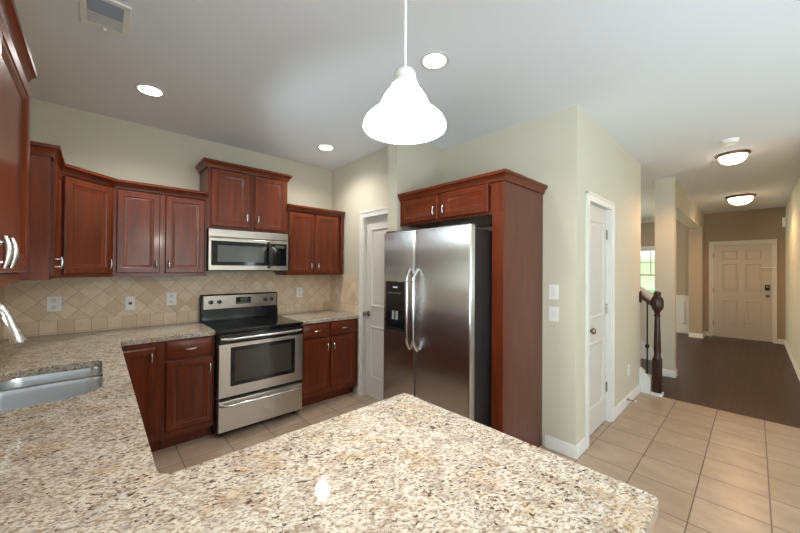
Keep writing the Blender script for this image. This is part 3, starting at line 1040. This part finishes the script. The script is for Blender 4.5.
bar_handle(od, 0.028, rw - 0.028, -0.040, 0.845, 0.034, 0.014)
sd = MB().box(0.006, rw - 0.006, -0.042, -0.001, 0.058, 0.318).build('storage_drawer', 'steel_h', rg, bevel=0.005)
bar_handle(sd, 0.022, rw - 0.022, -0.041, 0.285, 0.034, 0.014)

# ------------------------------------------------------------------ microwave
mwx = X2 + 0.004
mw = thing('microwave', 'stainless over-the-range microwave with black glass door', 'microwave', (mwx, 3.395, 0))
ww = X3 - X2 - 0.008
MB().box(0, ww, 0.0, 0.344, 1.418, 1.811).build('body', 'charcoal', mw, bevel=0.003)
MB().box(0, ww, -0.014, -0.0005, 1.730, 1.809).build('vent_grille', 'steel_h', mw, bevel=0.004)
MB().box(0.012, ww - 0.012, -0.0155, -0.013, 1.736, 1.741).build('vent_slot', 'black', mw)
dr = MB().box(0, 0.575, -0.016, -0.0005, 1.424, 1.728).build('door', 'steel_h', mw, bevel=0.004)
MB().box(0.022, 0.5745, -0.0185, -0.015, 1.470, 1.700).build('door_glass', 'black_gloss', dr, bevel=0.002)
MB().box(0.075, 0.500, -0.0195, -0.0180, 1.505, 1.660).build('window', 'mw_glass', dr)
hp = [(0.547, -0.016, 1.452), (0.547, -0.040, 1.475), (0.547, -0.050, 1.52), (0.547, -0.053, 1.58), (0.547, -0.050, 1.64), (0.547, -0.040, 1.685), (0.547, -0.016, 1.708)]
MB().tube(hp, 0.0115, 10).build('handle', 'black', dr)
cp = MB().box(0.578, ww, -0.016, -0.0005, 1.424, 1.728).build('control_panel', 'steel_h', mw, bevel=0.004)
kp_ = MB().box(0.5785, ww - 0.02, -0.0185, -0.015, 1.470, 1.700).build('keypad', 'black_gloss', cp, bevel=0.002)
MB().box(0.605, ww - 0.045, -0.0195, -0.018, 1.655, 1.685).build('screen', 'display', kp_)
MB().box(0.62, 0.70, 0.02, 0.06, 1.402, 1.4175).build('lamp_lens', 'charcoal', mw)

# ------------------------------------------------------------------ refrigerator and its cabinet
FXF = 1.83
fr = thing('refrigerator', 'stainless side-by-side refrigerator with black sides and ice dispenser', 'refrigerator', (FXF + 0.062, 2.206, 0), R(-90))
FW = 0.912
MB().box(0.004, FW - 0.004, 0.0, 0.66, 0.025, 1.735).box(0.03, FW - 0.03, 0.02, 0.60, 0.0, 0.026).build('case', 'charcoal', fr, bevel=0.004)
MB().box(0.01, FW - 0.01, -0.03, -0.0005, 0.012, 0.095).build('toe_grille', 'black', fr, bevel=0.003)


def fridge_door(x0, x1, z0, z1):
    """slightly bowed door with rounded vertical edges"""
    n = 24
    pts = []
    w = x1 - x0
    rr = 0.016
    pts.append((x0, -0.002)); pts.append((x0, -0.052 + rr))
    for a in (20, 45, 70): pts.append((x0 + rr - rr * math.cos(R(a)), -0.052 + rr - rr * math.sin(R(a))))
    for i in range(n + 1):
        u = i / n
        x = x0 + rr + (w - 2 * rr) * u
        pts.append((x, -0.052 - 0.010 * (1 - (2 * u - 1) ** 2)))
    for a in (70, 45, 20): pts.append((x1 - rr + rr * math.cos(R(a)), -0.052 + rr - rr * math.sin(R(a))))
    pts.append((x1, -0.052 + rr)); pts.append((x1, -0.002))
    return MB().prism(pts, z0, z1)


fl = fridge_door(0.0, 0.382, 0.10, 1.757).build('freezer_door', 'steel', fr)
fd2 = fridge_door(0.389, FW, 0.10, 1.757).build('refrigerator_door', 'steel', fr)


def fridge_handle(parent, x, lean):
    pts, rad = [], []
    for i in range(25):
        u = i / 24
        k = math.sin(min(1.0, min(u, 1 - u) / 0.14) * PI / 2)
        pts.append((x + lean * (1 - k), -0.058 - 0.046 * k, 0.815 + 0.63 * u))
        rad.append(0.0125)
    return MB().tube(pts, rad, 12, flat=1.1).build('handle', 'chrome', parent)


fridge_handle(fl, 0.350, -0.006)
fridge_handle(fd2, 0.420, 0.006)
ds = MB().box(0.050, 0.288, -0.0685, -0.054, 0.935, 1.345).build('ice_dispenser', 'black', fl, bevel=0.004)
MB().box(0.062, 0.276, -0.0715, -0.068, 1.185, 1.335).build('dispenser_panel', 'charcoal', ds, bevel=0.003) if False else None
MB().box(0.060, 0.278, -0.0700, -0.0683, 0.965, 1.165).build('recess', 'black_gloss', ds)
MB().prism_x([(-0.0705, 1.10), (-0.0698, 1.10), (-0.0698, 1.03), (-0.076, 1.03)], 0.14, 0.165).build('paddle', 'grey', ds)
MB().prism_x([(-0.0705, 1.10), (-0.0698, 1.10), (-0.0698, 1.03), (-0.076, 1.03)], 0.185, 0.21).build('paddle', 'grey', ds)
MB().box(0.060, 0.278, -0.085, -0.068, 0.945, 0.960).build('drip_tray', 'black', ds, bevel=0.003)
MB().box(0.145, 0.200, -0.0694, -0.0684, 1.292, 1.302).build('badge', 'plate', ds)
for i in range(5):
    MB().box(0.085 + i * 0.035, 0.093 + i * 0.035, -0.0694, -0.0684, 1.246, 1.252).build('indicator', 'plate', ds)
for x0 in (0.02, FW - 0.10):
    MB().box(x0, x0 + 0.08, -0.045, 0.06, 1.7575, 1.775).build('hinge_cover', 'charcoal', fr, bevel=0.004)

FCX = 2.09
cg = thing('refrigerator_cabinet', 'cherry cabinet over the refrigerator with tall end panel', 'cabinet', (FCX, 2.262, 0), R(-90))
cw = 2.262 - 1.195
cdp = XW - FCX - 0.001
b = MB().box(0, cw - 0.0195, 0.0195, cdp, 1.862, 2.115)
b.box(0, 0.04, 0, 0.019, 1.85, 2.115).box(cw - 0.10, cw, 0, 0.019, 1.85, 2.115).box(0.04, cw - 0.10, 0, 0.019, 1.85, 1.878).box(0.04, cw - 0.10, 0, 0.019, 2.06, 2.115).box(0.46, 0.53, 0, 0.019, 1.878, 2.06)
b.build('body', 'cherry', cg)
MB().box(cw - 0.019, cw, 0.0192, cdp, 0.0, 2.115).build('end_panel', 'cherry_panel', cg)
MB().box(cw - 0.0905, cw, 0.0, 0.019, 0.0, 1.8495).build('stile', 'cherry', cg)
cab_door(cg, 0.03, 0.468, 1.868, 2.075, 'R', 1.935)
cab_door(cg, 0.520, cw - 0.115, 1.868, 2.075, 'L', 1.935)
crown(cg, cw, cdp, 2.14, False, True)


# ------------------------------------------------------------------ wall plates
def outlet(loc, rotz, label, w=0.072, duplex=True, jack=False, switch=False):
    t = thing('light_switch' if switch else 'phone_jack' if jack else 'outlet', label, 'switch' if switch else 'wall jack' if jack else 'outlet', loc, rotz, 'wall switches by the refrigerator panel' if switch else None if jack else 'wall outlets')
    h = 0.118
    MB().box(-w / 2, w / 2, -0.006, -0.0005, -h / 2, h / 2).build('plate', 'plate', t, bevel=0.003)
    if switch:
        MB().box(-0.017, 0.017, -0.0075, -0.0055, -0.033, 0.033).build('rocker', 'ivory', t)
    elif jack:
        MB().box(-0.012, 0.012, -0.0075, -0.0055, -0.010, 0.012).build('socket', 'slot', t)
    else:
        for s in (-1, 1):
            sc = MB().box(-0.017, 0.017, -0.0075, -0.0055, s * 0.027 - 0.019, s * 0.027 + 0.019).build('receptacle', 'ivory', t, bevel=0.004)
            MB().box(-0.008, -0.005, -0.0082, -0.007, s * 0.027 - 0.004, s * 0.027 + 0.009).box(0.005, 0.008, -0.0082, -0.007, s * 0.027 - 0.004, s * 0.027 + 0.009).lathe([(0.003, -0.007), (0.003, -0.0082)], (0, 0, s * 0.027 - 0.011), 'Y', 8).build('slots', 'slot', sc)
    return t


YT = YR - 0.010
outlet((-0.252, YT, 1.155), 0, 'wide white outlet on the backsplash under the corner cabinet', w=0.082)
outlet((0.212, YT, 1.128), 0, 'white phone jack plate on the backsplash between two outlets', w=0.068, jack=True)
outlet((0.512, YT, 1.150), 0, 'white outlet on the backsplash just left of the range', w=0.078)
outlet((1.797, YT, 1.155), 0, 'white outlet on the backsplash right of the range', w=0.072)
outlet((XW, 1.103, 1.270), R(-90), 'upper white switch plate on the wall right of the refrigerator panel', w=0.078, switch=True)
outlet((XW, 1.103, 1.094), R(-90), 'lower white switch plate on the wall right of the refrigerator panel', w=0.078, switch=True)
outlet((4.27, YC, 0.36), 0, 'white outlet low on the wall near the stairs')

ds_ = thing('door_stop', 'small spring door stop on the baseboard near the stairs', 'door stop', (4.16, YC - 0.0155, 0.075))
MB().lathe([(0.013, 0.0), (0.013, -0.006), (0.006, -0.008), (0.006, -0.065)], (0, 0, 0), 'Y', 12).build('spring', 'knob', ds_)
MB().lathe([(0.006, -0.065), (0.011, -0.066), (0.011, -0.080), (0.007, -0.083)], (0, 0, 0), 'Y', 12).build('bumper', 'plate', ds_)

dc = thing('door_chime', 'small white box high on the right hall wall', 'chime', (9.75, YHR, 2.40))
MB().box(-0.06, 0.06, 0.0005, 0.05, -0.09, 0.09).build('box', 'plate', dc, bevel=0.008)

# ------------------------------------------------------------------ ceiling fixtures
vt = thing('ceiling_vent', 'white ceiling air register above the sink counter', 'vent', (0.015, 2.235, H))
MB().holed(rrect(-0.095, 0.095, -0.145, 0.145, 0.004, 1), [rrect(-0.068, 0.068, -0.115, 0.115, 0.002, 1)], -0.010, -0.0005).build('frame', 'plate', vt, bevel=0.003)
MB().box(-0.069, 0.069, -0.116, 0.116, -0.003, -0.0006).build('backing', 'vent', vt)
for i in range(9):
    y = -0.108 + i * 0.0125
    MB().prism_x([(y, -0.004), (y + 0.002, -0.004), (y + 0.010, -0.011), (y + 0.008, -0.011)], -0.068, 0.068).build('louver', 'vent', vt)
for i in range(9):
    y = 0.004 + i * 0.0125
    MB().prism_x([(y, -0.010), (y, -0.0115), (y + 0.0118, -0.0085), (y + 0.0118, -0.007)], -0.068, 0.068).build('louver', 'plate', vt)
MB().box(-0.006, 0.006, 0.118, 0.130, -0.024, -0.009).build('lever', 'trim', vt)


def spot(parent, z, power, color, size=0.06, blend=0.9, angle=150):
    l = bpy.data.lights.new('downlight', 'SPOT'); l.energy = power; l.color = color
    l.shadow_soft_size = size; l.spot_size = R(angle); l.spot_blend = blend
    o = bpy.data.objects.new('downlight', l); COL.objects.link(o); o.parent = parent; o.location = (0, 0, z)


def can_light(loc, label):
    t = thing('recessed_light', label, 'ceiling light', loc, 0, 'recessed kitchen ceiling lights')
    MB().lathe([(0.074, -0.0005), (0.092, -0.0005), (0.092, -0.004), (0.080, -0.008), (0.068, -0.005), (0.068, -0.0005)], (0, 0, 0), 'Z', 40, cap=False).build('trim_ring', 'trim', t)
    MB().lathe([(0.069, -0.001), (0.069, -0.006), (0.04, -0.0075)], (0, 0, 0), 'Z', 40).build('lens', 'glow_can', t)
    spot(t, -0.03, 27, LAMP_KITCHEN, 0.04)


can_light((0.265, 2.975, H), 'glowing recessed ceiling light over the corner, leftmost')
can_light((1.510, 1.335, H), 'glowing recessed ceiling light just right of the pendant')
can_light((1.765, 3.085, H), 'small glowing recessed ceiling light above the right upper cabinet')

# pendant
pd = thing('pendant_lamp', 'white bell-glass pendant lamp hanging over the peninsula', 'pendant lamp', (0.672, 0.712, -0.015))
MB().lathe([(0.001, 2.06), (0.001, 2.06), (0.026, 2.060), (0.032, 2.050), (0.034, 2.038), (0.030, 2.030), (0.040, 2.022), (0.042, 2.012), (0.030, 2.006)], (0, 0, 0), 'Z', 28).build('socket_cap', 'plate', pd)
MB().tube([(0, 0, 2.055), (0, 0, 2.735)], 0.0052, 12).build('rod', 'plate', pd)
MB().lathe([(0.06, H + 0.0145), (0.06, H + 0.003), (0.045, H - 0.007), (0.010, H - 0.011)], (0, 0, 0), 'Z', 28).build('canopy', 'plate', pd)
prof = [(0.030, 2.012), (0.040, 2.003), (0.054, 1.992), (0.065, 1.975), (0.073, 1.957), (0.080, 1.942), (0.090, 1.932), (0.104, 1.922), (0.116, 1.910), (0.123, 1.896), (0.123, 1.886),
        (0.119, 1.887), (0.118, 1.896), (0.111, 1.907), (0.100, 1.917), (0.086, 1.927), (0.076, 1.938), (0.069, 1.955), (0.061, 1.972), (0.050, 1.987), (0.038, 1.997), (0.028, 2.006)]
MB().lathe(prof, (0, 0, 0), 'Z', 48, cap=False).build('shade', 'glow', pd)
MB().lathe([(0.014, 2.005), (0.016, 1.985), (0.028, 1.955), (0.031, 1.935), (0.026, 1.915), (0.010, 1.904)], (0, 0, 0), 'Z', 20).build('bulb', 'glow', pd)
pl = bpy.data.lights.new('pendant_light', 'POINT'); pl.energy = 19; pl.color = LAMP_KITCHEN; pl.shadow_soft_size = 0.05
plo = bpy.data.objects.new('pendant_light', pl); COL.objects.link(plo); plo.parent = pd; plo.location = (0, 0, 1.87)


def flush_light(loc, label, k):
    t = thing('flush_light', label, 'ceiling light', loc, 0, 'hall ceiling lights')
    sc = lambda prof: [(r * k, h * k if h < -0.001 else h) for r, h in prof]
    MB().lathe(sc([(0.168, -0.0005), (0.170, -0.010), (0.164, -0.024), (0.150, -0.034), (0.146, -0.030)]), (0, 0, 0), 'Z', 40).build('pan', 'bronze', t)
    MB().lathe(sc([(0.140, -0.030), (0.137, -0.055), (0.122, -0.088), (0.090, -0.118), (0.045, -0.135), (0.004, -0.139)]), (0, 0, 0), 'Z', 40).build('glass_bowl', 'glow_hall', t)
    MB().lathe(sc([(0.004, -0.138), (0.009, -0.142), (0.007, -0.150), (0.003, -0.155)]), (0, 0, 0), 'Z', 14).build('finial', 'bronze', t)
    l = bpy.data.lights.new('hall_light', 'SPOT'); l.energy = 27; l.color = LAMP_HALL; l.shadow_soft_size = 0.10; l.spot_size = R(172); l.spot_blend = 0.5
    o = bpy.data.objects.new('hall_light', l); COL.objects.link(o); o.parent = t; o.location = (0, 0, -0.24)
    return t


flush_light((5.10, 0.160, H), 'bronze-rimmed glowing ceiling light nearer the kitchen', 0.82)
flush_light((8.05, 0.160, H), 'bronze-rimmed glowing ceiling light nearer the front door', 1.10)

sm = thing('smoke_detector', 'round white smoke detector on the ceiling before the hall lights', 'smoke detector', (4.54, 0.162, H))
MB().lathe([(0.068, -0.0005), (0.068, -0.012), (0.062, -0.016), (0.060, -0.030), (0.045, -0.040), (0.012, -0.042)], (0, 0, 0), 'Z', 30).build('case', 'plate', sm)

# ------------------------------------------------------------------ stairs and railing
st = struct(MB().box(5.0, 5.1, 1, 1.1, -0.05, -0.04).build('staircase', 'trim')) if False else None
stairs = bpy.data.objects.new('staircase', None); COL.objects.link(stairs)
tag(stairs, 'stairs with dark wooden treads and white risers behind the newel post', 'stairs')
for i in range(8):
    y0 = 0.88 + i * 0.25
    z1 = 0.19 * (i + 1)
    MB().box(XE + 0.001, 5.741, y0, y0 + 0.25, max(0.0, z1 - 0.24), z1 - 0.026).build('riser', 'trim', stairs)
    MB().box(XE + 0.001, 5.741, y0 - 0.022, y0 + 0.25, z1 - 0.0255, z1).build('tread', 'dark_wood', stairs, bevel=0.006)
# white stringer panel between the newel and the wall end
MB().prism_x([(0.825, 0.0), (YC - 0.0005, 0.0), (YC - 0.0005, 0.262), (0.825, 0.173)], 4.772, XE).build('stringer', 'trim', stairs)
MB().prism_x([(0.825, 0.173), (YC - 0.0005, 0.262), (YC - 0.0005, 0.285), (0.825, 0.196)], 4.762, XE + 0.012).build('stringer_cap', 'trim', stairs)

nw = thing('newel_post', 'dark turned wooden newel post at the foot of the stairs', 'newel post', (4.80, 0.768, 0))
s = 0.042
MB().box(-s - 0.012, s + 0.012, -s - 0.012, s + 0.010, 0, 0.035).build('plinth', 'trim', nw, bevel=0.003)
MB().box(-s, s, -s, s, 0.0355, 0.43).build('base', 'dark_wood', nw, bevel=0.006)
MB().lathe([(0.040, 0.43), (0.036, 0.445), (0.030, 0.46), (0.036, 0.53), (0.034, 0.62), (0.026, 0.87), (0.024, 0.91), (0.032, 0.92), (0.032, 0.932), (0.024, 0.94), (0.026, 0.965), (0.038, 0.985)], (0, 0, 0), 'Z', 20).build('turned_shaft', 'dark_wood', nw)
MB().lathe([(0.040, 0.985), (0.056, 1.01), (0.060, 1.04), (0.060, 1.10), (0.053, 1.13), (0.038, 1.15), (0.030, 1.157), (0.036, 1.17), (0.036, 1.19), (0.024, 1.205), (0.008, 1.21)], (0, 0, 0), 'Z', 8).build('cap', 'dark_wood', nw)

hr = thing('handrail', 'dark wooden handrail from the newel post up to the wall', 'handrail', (4.80, 0.79, 1.015))
MB().prism_x([(0.034, 0.018), (0.125, 0.092), (0.125, 0.147), (0.034, 0.073)], -0.028, 0.028).build('rail', 'dark_wood', hr, bevel=0.010, seg=3)
ro = MB().lathe([(0.065, 0.0), (0.065, -0.012), (0.052, -0.019)], (0, 0, 0), 'Y', 24)
bmesh.ops.scale(ro.bm, vec=(0.8, 1, 1.1), verts=ro.bm.verts[:])
o = ro.build('rosette', 'dark_wood', hr); o.location = (0, 0.1445, 0.118)

bl = thing('iron_baluster', 'slim black iron baluster with a knuckle beside the newel post', 'baluster', (4.80, 0.862, 0.2245))
MB().box(-0.007, 0.007, -0.007, 0.007, 0.0, 0.845).build('bar', 'iron', bl)
MB().lathe([(0.008, 0.30), (0.014, 0.305), (0.022, 0.325), (0.022, 0.335), (0.014, 0.355), (0.008, 0.36)], (0, 0, 0), 'Z', 10).build('knuckle', 'iron', bl)
MB().box(-0.013, 0.013, -0.013, 0.013, 0.003, 0.025).build('shoe', 'iron', bl)
